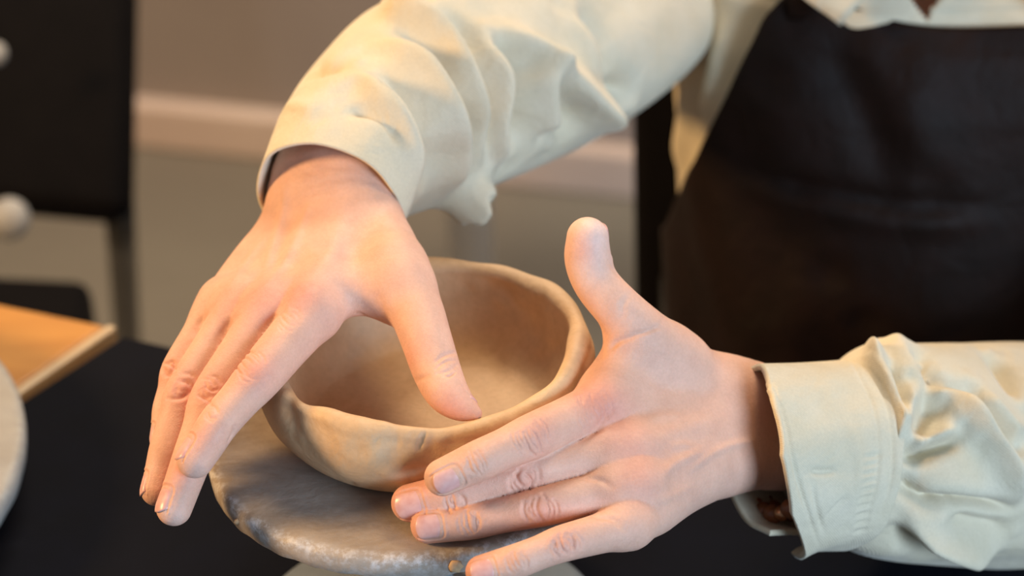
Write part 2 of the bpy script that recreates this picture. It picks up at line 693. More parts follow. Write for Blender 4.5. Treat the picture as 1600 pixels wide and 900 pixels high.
# ------------------------------------------------------------------ tables
# the working table is covered with a navy black cloth
ca, cb = on_z(192, 523, ZT), on_z(300, 548, ZT)
tdir = (cb - ca) / np.linalg.norm(cb - ca)
wood_l = on_z(30, 628, ZT)
td2 = (wood_l - ca) / np.linalg.norm(wood_l - ca)
far_r = ca + tdir * 1.5
near_r = far_r + np.array([0.12, -0.95, 0])
near_l = ca + td2 * 0.62
tbl = empty('work_table', (float((ca[0] + far_r[0]) / 2), float(ca[1] - 0.35), 0))
tag(tbl, 'white legged work table under the navy black cloth', 'table')
pts = [ca, near_l, near_l + np.array([0.25, -0.35, 0]), near_r, far_r]
tag(quad_slab('table_cloth', pts, 0.012, MAT['cloth'], None, 0.003), 'navy black cloth spread flat under the banding wheel', 'tablecloth')
quad_slab('table_top', [p + np.array([0, 0, -0.0125]) for p in pts], 0.025, MAT['wood'], tbl)
for p in (ca + 0.10 * tdir + np.array([0.05, -0.10, 0]), near_l + np.array([0.18, -0.18, 0]), near_r + np.array([-0.10, 0.06, 0]), far_r + np.array([-0.08, -0.10, 0])):
    bm_obj('leg', box_bm((p[0], p[1], (ZT - 0.0375) / 2), (0.022, 0, 0), (0, 0.022, 0), (0, 0, (ZT - 0.0375) / 2), 0.003), MAT['white_metal'], tbl)

# honey-coloured side table, its corner against the cloth
zw = ZT - 0.011
wc = on_z(188, 516, zw)
we = on_z(24, 630, zw)
wf = on_z(0, 478, zw)
d1 = (we - wc) / np.linalg.norm(we - wc)
d2 = (wf - wc) / np.linalg.norm(wf - wc)
sh = -np.array([-d1[1], d1[0], 0]) * 0.012
if sh @ d2 < 0:
    sh = -sh
wtab = empty('side_table', (float(wc[0] - 0.3), float(wc[1] - 0.1), 0))
tag(wtab, 'honey coloured wooden table with pale edging beside the black cloth', 'table')
wp = [wc + sh, wc + sh + d1 * 0.6, wc + sh + d1 * 0.6 + d2 * 0.7, wc + sh + d2 * 0.7]
quad_slab('table_top', [p - np.array([0, 0, 0.0]) for p in wp], 0.022, MAT['wood'], wtab, 0.002)
em = 0.5 * (wp[0] + wp[1]) - sh * 0.55 + np.array([0, 0, -0.010])
bm_obj('edging', box_bm(em, d1 * 0.3, sh * 0.28, (0, 0, 0.0125), 0.002), MAT['wood_edge'], wtab)
for k in range(4):
    q = np.mean(wp, axis=0) * 0.2 + wp[k] * 0.8
    bm_obj('leg', box_bm((q[0], q[1], (zw - 0.022) / 2), (0.02, 0, 0), (0, 0.02, 0), (0, 0, (zw - 0.022) / 2), 0.003), MAT['chair_metal'], wtab)

# white leg of a trestle that stands by the back wall
lp = on_z(741, 520, 0.0)
trs = empty('white_table', (float(lp[0]), float(lp[1]), 0))
tag(trs, 'white painted table whose leg shows behind the clay bowl', 'table')
V, Fc = tube_mesh([lp, lp + np.array([0, 0, 0.70])], 0.027, 20)
mesh_obj('leg', V, Fc, MAT['white_metal'], trs)
V, Fc = tube_mesh([lp + np.array([1.15, 0, 0]), lp + np.array([1.15, 0, 0.70])], 0.027, 20)
mesh_obj('leg', V, Fc, MAT['white_metal'], trs)
quad_slab('table_top', [lp + np.array(q) for q in ((-0.04, -0.035, 0.725), (1.20, -0.035, 0.725), (1.20, 0.06, 0.725), (-0.04, 0.06, 0.725))], 0.025, MAT['white_metal'], trs, 0.004)

# ------------------------------------------------------------------ chairs
def slab(pa, pb, pc, thick, name, mat, parent, bev=0.01):
    """panel spanned by corner pa with edges to pb and pc"""
    pa, pb, pc = [np.asarray(p, float) for p in (pa, pb, pc)]
    n = np.cross(pb - pa, pc - pa)
    n /= np.linalg.norm(n)
    return bm_obj(name, box_bm((pb + pc) / 2, (pb - pa) / 2, (pc - pa) / 2, n * thick / 2, bev, 3), mat, parent, True)


# black chair at the left: its backrest fills the upper left corner
D1 = 2.05
b_tr, b_br = U(214, -60, D1 + 0.06), U(207, 350, D1)
b_tl, b_bl = U(-330, -70, D1 + 0.10), U(-330, 300, D1 + 0.04)
ch = empty('black_chair', (float(b_br[0] - 0.15), float(b_br[1]), 0))
tag(ch, 'black upholstered chair with grey metal legs beyond the wooden table', 'chair')
slab(b_br + (b_bl - b_br), b_br, b_br + (b_bl - b_br) + (b_tr - b_br), 0.05, 'backrest', MAT['chair_black'], ch, 0.02)
sb = np.array([b_br[0], b_br[1], 0.0])
for q0, q1 in ((b_br + np.array([-0.012, 0.012, 0.012]), on_z(206, 640, 0.0)), (b_bl + np.array([0.04, 0.012, 0.012]), on_z(-300, 640, 0.0))):
    V, Fc = tube_mesh(np.linspace(q0, q1, 8), 0.014, 12)
    mesh_obj('leg', V, Fc, MAT['chair_metal'], ch)
s0 = on_z(-330, 455, 0.47)
s1 = on_z(150, 478, 0.47)
sv = np.array([0.02, -0.40, 0])
bm_obj('seat', box_bm((s0 + s1) / 2 + sv / 2, (s1 - s0) / 2, sv / 2, (0, 0, 0.03), 0.015, 3), MAT['chair_black'], ch, True)
for q in (s0, s1):
    p = q + sv * 0.9
    V, Fc = tube_mesh(np.linspace([p[0], p[1], 0.445], [p[0], p[1], 0], 4), 0.014, 12)
    mesh_obj('leg', V, Fc, MAT['chair_metal'], ch)
for (px, py, rr) in ((14, 342, 32), (-8, 84, 18)):
    c = U(px, py, D1 - 0.075)
    r = rr * D1 / FPX
    V, Fc = lathe_mesh([(0.0005, r * 0.5), (r * 0.5, r * 0.46), (r * 0.85, r * 0.25), (r, 0), (r * 0.85, -r * 0.3), (r * 0.4, -r * 0.5), (0.0005, -r * 0.5)], 24, (0, 0, 0))
    t = -FWD
    xx = RIGHT
    yy = np.cross(t, xx)
    V = c + V[:, :1] * xx + V[:, 1:2] * yy + V[:, 2:3] * t
    mesh_obj('knob', V, Fc, MAT['castor'], ch)

# ------------------------------------------------------------------ banding wheel
def wheel(name, centre, R, thick, mat, label, zt, rbase, group=None):
    root = empty(name, (centre[0], centre[1], zt))
    tag(root, label, 'banding wheel', group)
    prof = [(0.0005, 0), (R * 0.5, 0), (R * 0.90, 0), (R - 0.006, 0), (R - 0.003, -0.0004), (R - 0.0012, -0.0013), (R - 0.0002, -0.003),
            (R, -thick * 0.5), (R - 0.0006, -thick + 0.002), (R - 0.003, -thick), (R * 0.5, -thick), (0.022, -thick), (0.020, -thick - 0.01)]
    # finer rows on the top so that the surface can be scuffed
    V, Fc = lathe_mesh(prof, 220, (centre[0], centre[1], centre[2]))
    tint = np.zeros((len(V), 3))
    rr = np.hypot(V[:, 0] - centre[0], V[:, 1] - centre[1])
    tint[:] = 0.08
    tint[rr > R - 0.0045] = 0.85
    low = V[:, 2] < centre[2] - 0.004
    tint[low] = 0.30
    ang = np.arctan2(V[:, 1] - centre[1], V[:, 0] - centre[0])
    wob = 0.0003 * np.sin(ang * 23) + 0.0003 * np.sin(ang * 41 + 1)
    V[:, 2] += np.where(rr > R - 0.004, wob, 0)
    mesh_obj('wheel_head', V, Fc[:, ::-1], mat, root, True, tint)
    h = centre[2] - zt
    V, Fc = lathe_mesh([(0.018, h - thick - 0.002), (0.016, h - thick - 0.012), (0.014, 0.04), (0.018, 0.03), (0.03, 0.026), (0.03, 0.012)], 40, (centre[0], centre[1], zt))
    mesh_obj('stem', V, Fc, MAT['metal'], root)
    V, Fc = lathe_mesh([(0.012, 0.024), (rbase * 0.5, 0.021), (rbase - 0.006, 0.014), (rbase - 0.001, 0.010), (rbase, 0.006), (rbase, 0.0005), (0.002, 0.0005)], 120, (centre[0], centre[1], zt))
    mesh_obj('base', V, Fc, MAT['metal'], root)
    return root


wheel('banding_wheel', (0, 0, ZD), 0.0955, 0.0125, MAT['wheel'], 'worn grey banding wheel carrying the clay bowl', ZT + 0.0005, 0.088)
oc = on_z(-588, 742, ZT + 0.035)
or_ = float(np.linalg.norm(on_z(30, 722, ZT + 0.035) - oc))
wheel('banding_wheel', (oc[0], oc[1], ZT + 0.035), or_, 0.014, MAT['wheel_light'], 'large light grey turntable at the edge of the cloth, with nothing on it', ZT + 0.0005, 0.12)

# ------------------------------------------------------------------ clay bowl
BC = np.array([0.0065, 0.0085])
NB = 420
ang = np.linspace(0, 2 * math.pi, NB, endpoint=False)


def wob(a, seed, amps):
    g = np.random.default_rng(seed)
    o = np.zeros_like(a)
    for k, am in amps:
        o += am * np.sin(k * a + g.uniform(0, 6.28))
    return o


front = np.clip(-np.sin(ang), 0, 1)
Hh = 0.0475 - 0.0035 * front + wob(ang, 3, ((2, .0008), (3, .0008), (5, .0005), (9, .0002), (14, .0001)))
Ro = 0.0765 + wob(ang, 4, ((2, .0008), (3, .0006), (5, .0003), (8, .0002)))
TH = 0.0105 + wob(ang, 5, ((2, .0006), (4, .0005), (7, .0004)))
TH = TH - 0.0015 * front
rings = []


def ring(rad, z):
    rings.append(np.c_[BC[0] + rad * np.cos(ang), BC[1] + rad * np.sin(ang), ZD + z])


zero = np.zeros(NB)
ring(zero + 0.002, zero + 0.0004)
ring(0.72 * Ro, zero + 0.0004)
for t in np.linspace(0, 1, 34):                       # outside of the wall
    prof = 0.745 + 0.27 * (1 - (1 - min(t / 0.85, 1)) ** 2.0)
    prof = prof - (0.03 * max(0, (t - 0.8) / 0.2) ** 2)
    ring(Ro * prof, 0.0006 + (Hh - 0.005) * t ** 1.15)
for t in np.linspace(0, math.pi, 13)[1:-1]:           # rounded lip
    ring(Ro * 0.985 - TH * 0.5 + TH * 0.5 * np.cos(t), Hh - 0.0045 + 0.0052 * np.sin(t))
for t in np.linspace(1, 0, 30):                       # inside of the wall
    prof = 0.80 + 0.19 * (1 - (1 - t) ** 2.2)
    ring(Ro * prof - TH * 1.0, 0.009 + (Hh - 0.0135) * t ** 1.3)
for t in np.concatenate([np.linspace(0.93, 0.04, 13), [0.0005]]):
    ring((Ro * 0.80 - TH) * t, 0.0088 - 0.0008 * (1 - t) + zero)
BV = np.vstack(rings)
nr = len(rings)
ii = np.arange(nr - 1)[:, None] * NB
kk = np.arange(NB)[None, :]
BF = np.stack([ii + kk, ii + (kk + 1) % NB, ii + NB + (kk + 1) % NB, ii + NB + kk], -1).reshape(-1, 4)
BN = vnormals(BV, BF)
# pinch marks all round
a_ = np.arctan2(BV[:, 1] - BC[1], BV[:, 0] - BC[0])
zz_ = (BV[:, 2] - ZD) / 0.047
lump = 0.0004 * np.sin(7 * a_ + 3 * zz_) + 0.0003 * np.sin(11 * a_ - 5 * zz_ + 1) + 0.0002 * np.sin(17 * a_ + 7 * zz_ + 2)
BV = BV + BN * (lump * np.clip(zz_ * 4 - 0.6, 0, 1))[:, None]
bb = bvh_of(BV, BF)
bowl_feats = [
    ([(664, 676), (659, 688), (654, 702)], -0.0016, 0.0007),
    ([(590, 686), (587, 694), (590, 700)], -0.0007, 0.0008),
    ([(620, 684), (621, 692), (620, 698)], -0.0006, 0.0008),
    ([(553, 755), (548, 760), (545, 763)], -0.0008, 0.0010),
    ([(640, 680), (655, 676)], -0.0004, 0.0008),
    ([(445, 612), (455, 655), (470, 690)], -0.0016, 0.0040),
    ([(478, 620), (500, 680), (530, 735)], -0.0022, 0.0070),
    ([(520, 640), (560, 668), (600, 672)], 0.0012, 0.0090),
    ([(560, 700), (600, 730), (650, 740)], 0.0014, 0.0100),
    ([(600, 660), (612, 690), (606, 740)], -0.0012, 0.0060),
    ([(690, 690), (672, 720), (650, 745)], -0.0014, 0.0060),
    ([(500, 745), (540, 758), (580, 768)], 0.0012, 0.0040),
    ([(780, 470), (820, 500), (840, 545)], -0.0020, 0.0070),
    ([(740, 445), (780, 452), (810, 470)], -0.0020, 0.0050),
    ([(850, 470), (870, 510), (868, 550)], 0.0010, 0.0060),
    ([(770, 540), (782, 580), (778, 610)], -0.0012, 0.0030),
    ([(560, 540), (545, 570), (560, 590)], -0.0014, 0.0050),
    ([(590, 530), (620, 560), (640, 600)], 0.0012, 0.0060),
]
BV = relief(BV, vnormals(BV, BF), bb, bowl_feats)
bowl = mesh_obj('clay_bowl', BV, BF, MAT['clay'])
tag(bowl, 'unfired tan clay bowl with a thick uneven pinched rim on the worn wheel', 'bowl')

# crumbs of clay stuck to the wheel's side
for px, py, sz in ((711, 886, 0.0034), (371, 803, 0.0016)):
    th = math.atan2(1, 1)
    best = None
    for a in np.linspace(0, 2 * math.pi, 720):
        p = np.array([0.0956 * math.cos(a), 0.0956 * math.sin(a), ZD - 0.006])
        q = p - CAM
        d = q @ FWD
        e = abs(800 + FPX * (q @ RIGHT) / d - px)
        if p[1] < 0 and (best is None or e < best[0]):
            best = (e, p)
    bm = bmesh.new()
    bmesh.ops.create_icosphere(bm, subdivisions=2, radius=sz)
    for v in bm.verts:
        v.co *= 0.8 + 0.4 * random.random()
        v.co.y *= 0.5
        v.co += Vector(best[1])
    tag(bm_obj('clay_crumb', bm, MAT['clay'], None, True), 'small crumb of tan clay stuck to the wheel edge' if sz > 0.002 else 'tiny pale speck of clay on the wheel edge below the fingers', 'clay crumb')

# ------------------------------------------------------------------ the person: hands
SK = np.array(srgb(222, 178, 157)[:3])
RED = np.array(srgb(218, 142, 126)[:3])
PALE = np.array(srgb(234, 190, 168)[:3])
DUST = np.array(srgb(236, 208, 198)[:3])
BLUE = np.array(srgb(196, 160, 148)[:3])


def pts3(L):
    """(px, py, depth, radius in px) rows -> points and radii in metres"""
    L = np.asarray(L, float)
    P = np.array([U(a, b, c) for a, b, c, _ in L])
    return P, L[:, 3] * L[:, 2] / FPX


def limb(L, n=6):
    L = np.asarray(L, float)
    return pts3(catmull(L, n)) if len(L) > 2 else pts3(L)


def finger_pts(j):
    """joints (px, py, depth, r): base, middle joint, end joint, tip centre -> with slimmer mid bones"""
    out = []
    for a, b, w in zip(j[:-1], j[1:], (0.97, 0.95, 1.0)):
        a, b = np.array(a, float), np.array(b, float)
        mdl = 0.5 * (a + b)
        mdl[3] *= w
        out += [a, mdl]
    out.append(np.array(j[-1], float))
    return np.array(out)


def build_hand(palm, fingers, kp, kf, h=0.0009):
    allp, allr = [], []
    for L in palm + [f['L'] for f in fingers]:
        P, R = pts3(L)
        allp.append(P)
        allr.append(R)
    A, B = np.vstack(allp), np.concatenate(allr)[:, None]
    g = Grid((A - B).min(0) - 0.004, (A + B).max(0) + 0.004, h)
    pf = g.new()
    for L in palm:
        P, R = limb(L, 5)
        sl, d = g.chain(P, R, kp + 0.001)
        pf[sl] = smin(pf[sl], d, kp)
    hand = pf.copy()
    for f in fingers:
        L = f['L'] if f.get('raw') else finger_pts(f['L'])
        P, R = limb(L, 5)
        sl, d = g.chain(P, R, kf + 0.001)
        hand[sl] = np.minimum(hand[sl], smin(pf[sl], d, f.get('k', kf)))
    V, Q = surface_nets(hand, g.lo, h)
    V = smooth_mesh(V, Q, 3)
    return V, Q


def crease_set(px, py, ang_deg, half, n, sp, amp=-0.00042, w=0.0006, bow=3.0, seed=0):
    """a bundle of skin folds across a finger joint; ang = direction of the finger in the picture"""
    g = random.Random(seed + int(px * 7 + py))
    a = math.radians(ang_deg)
    d = np.array([math.cos(a), math.sin(a)])
    q = np.array([-d[1], d[0]])
    out = []
    for i in range(n):
        o = (i - (n - 1) / 2) * sp + g.uniform(-0.25, 0.25) * sp
        hh = half * g.uniform(0.6, 1.05) * (1 - 0.25 * abs(i - (n - 1) / 2) / max(1, (n - 1) / 2))
        sgn = 1 if i >= (n - 1) / 2 else -1
        sft = g.uniform(-0.25, 0.25) * half
        pl = []
        for t in (-1, -0.5, 0, 0.5, 1):
            p = np.array([px, py]) + d * (o + sgn * bow * (1 - t * t) + g.uniform(-1, 1)) + q * (hh * t + sft)
            pl.append(tuple(p))
        out.append((pl, 1.3 * amp * g.uniform(0.6, 1.3), w * g.uniform(0.8, 1.3)))
    return out


def nail_patch(C, t, n, r, rad=0.80, lo_=-1.0, hi_=0.62):
    """nail plate on a fingertip; C tip centre, t finger direction, n outward, r fingertip radius"""
    t = t / np.linalg.norm(t)
    n = n - t * (n @ t)
    n /= np.linalg.norm(n)
    b = np.cross(t, n)
    NU, NV = 17, 19
    V = []
    for j in range(NV):
        for i in range(NU):
            u = -1 + 2 * i / (NU - 1)
            v = j / (NV - 1)
            lo, hi = lo_ + 0.34 * u * u, hi_ - 0.30 * u * u
            sv = (lo + (hi - lo) * v) * r
            edge = max(abs(u) ** 8, (1 - v) ** 12)
            rr = r * (1.0 - 0.32 * max(0.0, sv / r) ** 2) + 0.00035 * (1 - edge) - 0.0006 * edge
            ph = u * rad
            V.append(C + t * sv + rr * (math.cos(ph) * n + math.sin(ph) * b))
    V = np.array(V)
    last = V[-NU:] - n * 0.0016 - t * 0.0006
    V = np.vstack([V, last])
    Q = np.array([(j * NU + i, j * NU + i + 1, (j + 1) * NU + i + 1, (j + 1) * NU + i) for j in range(NV) for i in range(NU - 1)])
    if (vnormals(V, Q) @ n).mean() < 0:
        Q = Q[:, ::-1]
    return V, Q, (C, t, n, b, r, rad, lo_, hi_)


def nail_fold(V, N, info):
    C, t, n, b, r, rad, lo_, hi_ = info
    X = V - C
    hn, hb, sv = X @ n, X @ b, X @ t / r
    u = np.arctan2(hb, hn) / rad
    vm = (sv - (lo_ + hi_) / 2) / ((hi_ - lo_) / 2)
    f = (np.abs(u) ** 4 + np.abs(np.minimum(vm, 0.6)) ** 4) ** 0.25
    near = np.abs(np.hypot(hn, hb) - r) < 0.35 * r
    sel = near & (f < 1.6) & (sv < hi_)
    d = np.where(sel, -0.00035 * np.exp(-((f - 1.0) / 0.07) ** 2) + 0.0002 * np.exp(-((f - 1.17) / 0.10) ** 2), 0)
    return V + N * d[:, None]


def finish_hand(V, Q, feats, spots, nails):
    bv = bvh_of(V, Q)
    patches = [nail_patch(*nl) for nl in nails]
    V2, Q2 = subdivide(V, Q)
    V2 = smooth_mesh(V2, Q2, 1)
    N2 = vnormals(V2, Q2)
    V3 = relief(V2, N2, bv, feats)
    for p in patches:
        V3 = nail_fold(V3, N2, p[2])
    tint = np.tile(SK, (len(V3), 1))
    paint(tint, V2, bv, spots)
    return V3, Q2, tint, patches


# --- the hand laid along the outside of the bowl (person's left)
L_index = [(938, 634, 1.004, 40), (829, 683, 0.974, 36), (752, 718, 0.961, 32.5), (692, 746, 0.960, 29.5)]
L_middle = [(985, 700, 0.998, 38), (822, 737, 0.979, 33), (714, 768, 0.976, 31), (641, 786, 0.981, 30)]
L_ring = [(998, 757, 0.988, 37), (843, 793, 0.973, 31), (738, 814, 0.973, 29), (669, 822, 0.975, 27.5)]
L_little = [(980, 822, 0.978, 35), (877, 850, 0.957, 29), (810, 876, 0.949, 27.5), (753, 893, 0.950, 26)]
L_thumb = [(1060, 566, 1.034, 46), (1008, 524, 1.018, 43), (966, 482, 1.012, 38), (932, 442, 1.012, 36), (919, 405, 1.012, 37), (918, 372, 1.010, 33)]
palmL = [
    [(1135, 612, 1.052, 46), (1040, 618, 1.030, 44), (946, 632, 1.008, 39)],
    [(1140, 648, 1.046, 46), (1060, 672, 1.022, 43), (985, 699, 1.000, 38), (950, 708, 0.993, 34)],
    [(1140, 690, 1.044, 46), (1070, 722, 1.018, 42), (1000, 755, 0.991, 36), (962, 762, 0.983, 32)],
    [(1130, 722, 1.044, 45), (1070, 758, 1.018, 40), (1000, 815, 0.985, 33), (975, 823, 0.978, 31)],
    [(1120, 720, 1.060, 46), (1040, 760, 1.022, 40), (1010, 790, 1.000, 32)],
    [(1140, 615, 1.060, 46), (1085, 588, 1.048, 46), (1040, 560, 1.034, 42)],
    [(1030, 560, 1.030, 36), (985, 580, 1.018, 33), (955, 610, 1.010, 33)],
    [(975, 530, 1.018, 24), (957, 572, 1.014, 22), (946, 605, 1.012, 26)],
    [(1090, 650, 1.060, 48), (1000, 700, 1.020, 36)],
    [(1135, 628, 1.050, 50), (1200, 632, 1.066, 62), (1290, 655, 1.088, 64), (1380, 665, 1.112, 70)],
    [(1135, 708, 1.050, 50), (1200, 706, 1.066, 60), (1290, 705, 1.088, 64), (1380, 715, 1.112, 70)],
]
fingersL = [dict(L=L_index), dict(L=L_middle), dict(L=L_ring), dict(L=L_little), dict(L=L_thumb, raw=True, k=0.010)]
VL, QL = build_hand(palmL, fingersL, 0.012, 0.007)


def tipdir(j):
    return U(*j[-1][:3]) - U(*j[-2][:3])


def tip_r(j):
    return j[-1][3] * j[-1][2] / FPX


nailsL = [(U(*j[-1][:3]), tipdir(j), C3(*n), tip_r(j), w) for j, n, w in (
    (L_index, (-0.10, -0.30, 0.95), 0.74), (L_middle, (-0.10, -0.05, 1.0), 0.84), (L_ring, (-0.10, 0.05, 1.0), 0.84),
    (L_little, (-0.20, 0.10, 0.97), 0.78), (L_thumb, (0.75, 0.1, -0.66), 0.85))]
featL = []
featL += crease_set(831, 686, 155, 27, 9, 6.5, -0.0005)
featL += crease_set(744, 726, 155, 20, 5, 6, -0.0004)
featL += crease_set(930, 640, 160, 26, 9, 6.5, -0.0003)
featL += crease_set(820, 750, 166, 20, 6, 8, -0.0008, 0.0009, 5)
featL += crease_set(712, 784, 166, 15, 5, 6, -0.0006, 0.0007)
featL += crease_set(845, 796, 167, 21, 7, 7.5, -0.0008, 0.0009, 5)
featL += crease_set(733, 818, 168, 18, 5, 6.5, -0.0006, 0.0007)
featL += crease_set(885, 850, 160, 20, 6, 7, -0.0007, 0.0009, 5)
featL += crease_set(808, 876, 158, 18, 5, 6, -0.0005, 0.0007)
featL += [
    ([(1030, 750), (1048, 728), (1075, 714), (1105, 700)], 0.0009, 0.0022),      # veins
    ([(1060, 745), (1095, 722), (1120, 705), (1150, 694), (1190, 688)], 0.0009, 0.0020),
    ([(1040, 700), (1070, 695), (1090, 703)], 0.0006, 0.0020),
    ([(1000, 660), (1040, 650), (1080, 655)], 0.0004, 0.0024),
    ([(1010, 790), (1050, 775), (1090, 755)], 0.0005, 0.0022),
    ([(930, 672), (946, 652), (955, 640)], -0.0010, 0.0018),
    ([(918, 746), (940, 751), (955, 760)], -0.0008, 0.0016),
    ([(930, 808), (958, 812), (976, 826)], -0.0008, 0.0016),
    ([(1000, 700), (1060, 672), (1130, 650)], 0.0007, 0.0038),
    ([(1010, 755), (1070, 720), (1130, 690)], 0.0006, 0.0036),
    ([(960, 645), (1030, 628), (1110, 610)], 0.0006, 0.0042),
    ([(1005, 515), (985, 528), (965, 535), (946, 552)], -0.0010, 0.0014),
    ([(1035, 508), (1010, 518), (985, 524)], -0.0008, 0.0012),
    ([(930, 520), (940, 536), (938, 556)], -0.0012, 0.0022),
    ([(952, 408), (962, 425), (975, 440)], -0.0006, 0.0018),
    ([(985, 460), (975, 475), (972, 492)], -0.0004, 0.0016),
]
spotL = [(930, 625, 0.013, RED, 0.55), (960, 640, 0.010, RED, 0.35), (845, 675, 0.010, RED, 0.35), (820, 750, 0.008, RED, 0.30),
         (845, 796, 0.008, RED, 0.30), (885, 850, 0.008, RED, 0.30), (985, 700, 0.012, RED, 0.35), (1000, 755, 0.010, RED, 0.30),
         (660, 752, 0.010, RED, 0.40), (615, 785, 0.010, RED, 0.45), (645, 832, 0.009, RED, 0.4), (728, 890, 0.009, RED, 0.45),
         (1040, 720, 0.013, BLUE, 0.35), (1090, 712, 0.009, BLUE, 0.35), (1030, 600, 0.02, PALE, 0.4), (940, 470, 0.015, PALE, 0.6),
         (915, 365, 0.013, DUST, 0.8), (915, 420, 0.009, DUST, 0.7), (925, 345, 0.008, DUST, 0.8), (910, 390, 0.007, RED, 0.35), (938, 545, 0.008, RED, 0.75),
         (980, 500, 0.012, PALE, 0.5), (1120, 740, 0.012, PALE, 0.3), (1195, 640, 0.012, RED, 0.25)]
HL = finish_hand(VL, QL, featL, spotL, nailsL)

# --- the hand that grips the wall of the bowl, thumb inside (person's right)
R_index = [(487, 492, 1.016, 43), (404, 590, 0.992, 37), (343, 660, 0.980, 32), (305, 718, 0.974, 29.5)]
R_middle = [(424, 482, 1.022, 40), (331, 622, 1.000, 34), (300, 716, 0.988, 31), (272, 794, 0.980, 28)]
R_ring = [(378, 476, 1.033, 37), (290, 612, 1.012, 32), (262, 700, 1.001, 28.5), (245, 766, 0.995, 25)]
R_little = [(345, 472, 1.046, 33), (279, 578, 1.026, 27), (262, 640, 1.018, 24), (256, 684, 1.013, 21)]
R_thumb = [(618, 425, 1.036, 46), (648, 480, 1.020, 43), (666, 530, 1.008, 40), (682, 578, 1.000, 38), (698, 612, 0.992, 34), (720, 634, 0.987, 24), (744, 646, 0.983, 10)]
palmR = [
    [(555, 345, 1.070, 42), (520, 410, 1.045, 42), (488, 484, 1.020, 40)],
    [(525, 345, 1.074, 40), (470, 410, 1.050, 38), (414, 478, 1.030, 36), (395, 505, 1.024, 32)],
    [(492, 345, 1.080, 38), (430, 410, 1.060, 36), (375, 472, 1.042, 33), (358, 500, 1.034, 30)],
    [(462, 345, 1.086, 38), (400, 410, 1.070, 36), (348, 470, 1.052, 31), (333, 497, 1.044, 27)],
    [(470, 350, 1.096, 40), (410, 430, 1.075, 38), (375, 490, 1.055, 30)],
    [(578, 335, 1.075, 44), (608, 390, 1.050, 46), (628, 440, 1.030, 42)],
    [(480, 478, 1.024, 36), (425, 478, 1.028, 36), (372, 472, 1.040, 32)],
    [(520, 455, 1.032, 36), (560, 455, 1.030, 36), (605, 462, 1.028, 37)],
    [(495, 380, 1.085, 44), (440, 460, 1.050, 36)],
    [(540, 380, 1.075, 44), (560, 420, 1.050, 40)],
    [(555, 340, 1.072, 56), (562, 270, 1.084, 63), (590, 210, 1.106, 64), (640, 150, 1.143, 68)],
    [(480, 345, 1.086, 54), (482, 282, 1.096, 60), (520, 220, 1.116, 62), (590, 150, 1.148, 68)],
    [(518, 345, 1.077, 56), (522, 275, 1.088, 62), (555, 215, 1.110, 64)],
]
fingersR = [dict(L=R_index), dict(L=R_middle), dict(L=R_ring), dict(L=R_little), dict(L=R_thumb, raw=True, k=0.010)]
VR, QR = build_hand(palmR, fingersR, 0.012, 0.007)
nailsR = [(U(*j[-1][:3]), tipdir(j), C3(*n), tip_r(j), w) for j, n, w in (
    (R_index, (-0.92, -0.05, 0.38), 0.78), (R_middle, (-0.80, -0.10, 0.60), 0.78), (R_ring, (-0.97, -0.05, 0.2), 0.8), (R_little, (-0.97, -0.05, 0.2), 0.8))]
nailsR.append((U(720, 634, 0.987), U(744, 646, 0.983) - U(703, 618, 0.990), C3(0.72, 0.62, -0.25), 23 * 0.987 / FPX, 0.8, -1.2, 0.75))
featR = []
featR += crease_set(392, 572, 130, 22, 8, 6, -0.00045, 0.0006, 4)
featR += crease_set(326, 604, 120, 17, 5, 8, -0.0006, 0.0009, 4)
featR += crease_set(286, 602, 115, 14, 4, 9, -0.0006, 0.0010, 4)
featR += crease_set(263, 575, 115, 12, 4, 7, -0.0007, 0.0009, 3)
featR += crease_set(330, 645, 125, 12, 4, 6, -0.0004, 0.0007)
featR += crease_set(702, 570, 68, 20, 4, 8, -0.0005, 0.0008, 4)
featR += crease_set(452, 500, 130, 16, 6, 7, -0.0003, 0.0007)
featR += [
    ([(366, 668), (364, 678), (358, 688)], -0.0010, 0.0010),
    ([(262, 622), (282, 622), (298, 612)], -0.0010, 0.0010),
    ([(303, 616), (320, 622), (332, 634)], -0.0008, 0.0010),
    ([(412, 516), (425, 500), (440, 488)], -0.0008, 0.0025),
    ([(345, 531), (352, 515), (365, 500)], -0.0010, 0.0025),
    ([(311, 515), (318, 498), (328, 485)], -0.0010, 0.0025),
    ([(445, 260), (442, 330), (425, 390), (405, 450)], 0.0010, 0.0030),     # tendons
    ([(490, 300), (450, 400), (400, 465)], 0.0009, 0.0030),
    ([(430, 350), (385, 410), (350, 460)], 0.0008, 0.0028),
    ([(465, 330), (435, 390), (430, 430)], -0.0010, 0.0035),
    ([(430, 400), (395, 440), (385, 462)], -0.0008, 0.0035),
    ([(470, 380), (500, 400), (540, 395)], 0.0004, 0.0030),
    ([(540, 300), (530, 360), (500, 440)], 0.0006, 0.0045),
    ([(470, 455), (455, 470), (440, 480)], 0.0008, 0.0060),
    ([(590, 470), (600, 492), (606, 512)], -0.0008, 0.0030),
    ([(560, 490), (580, 498), (597, 508)], -0.0008, 0.0014),
    ([(650, 596), (660, 590), (668, 588)], -0.0006, 0.0012),
]
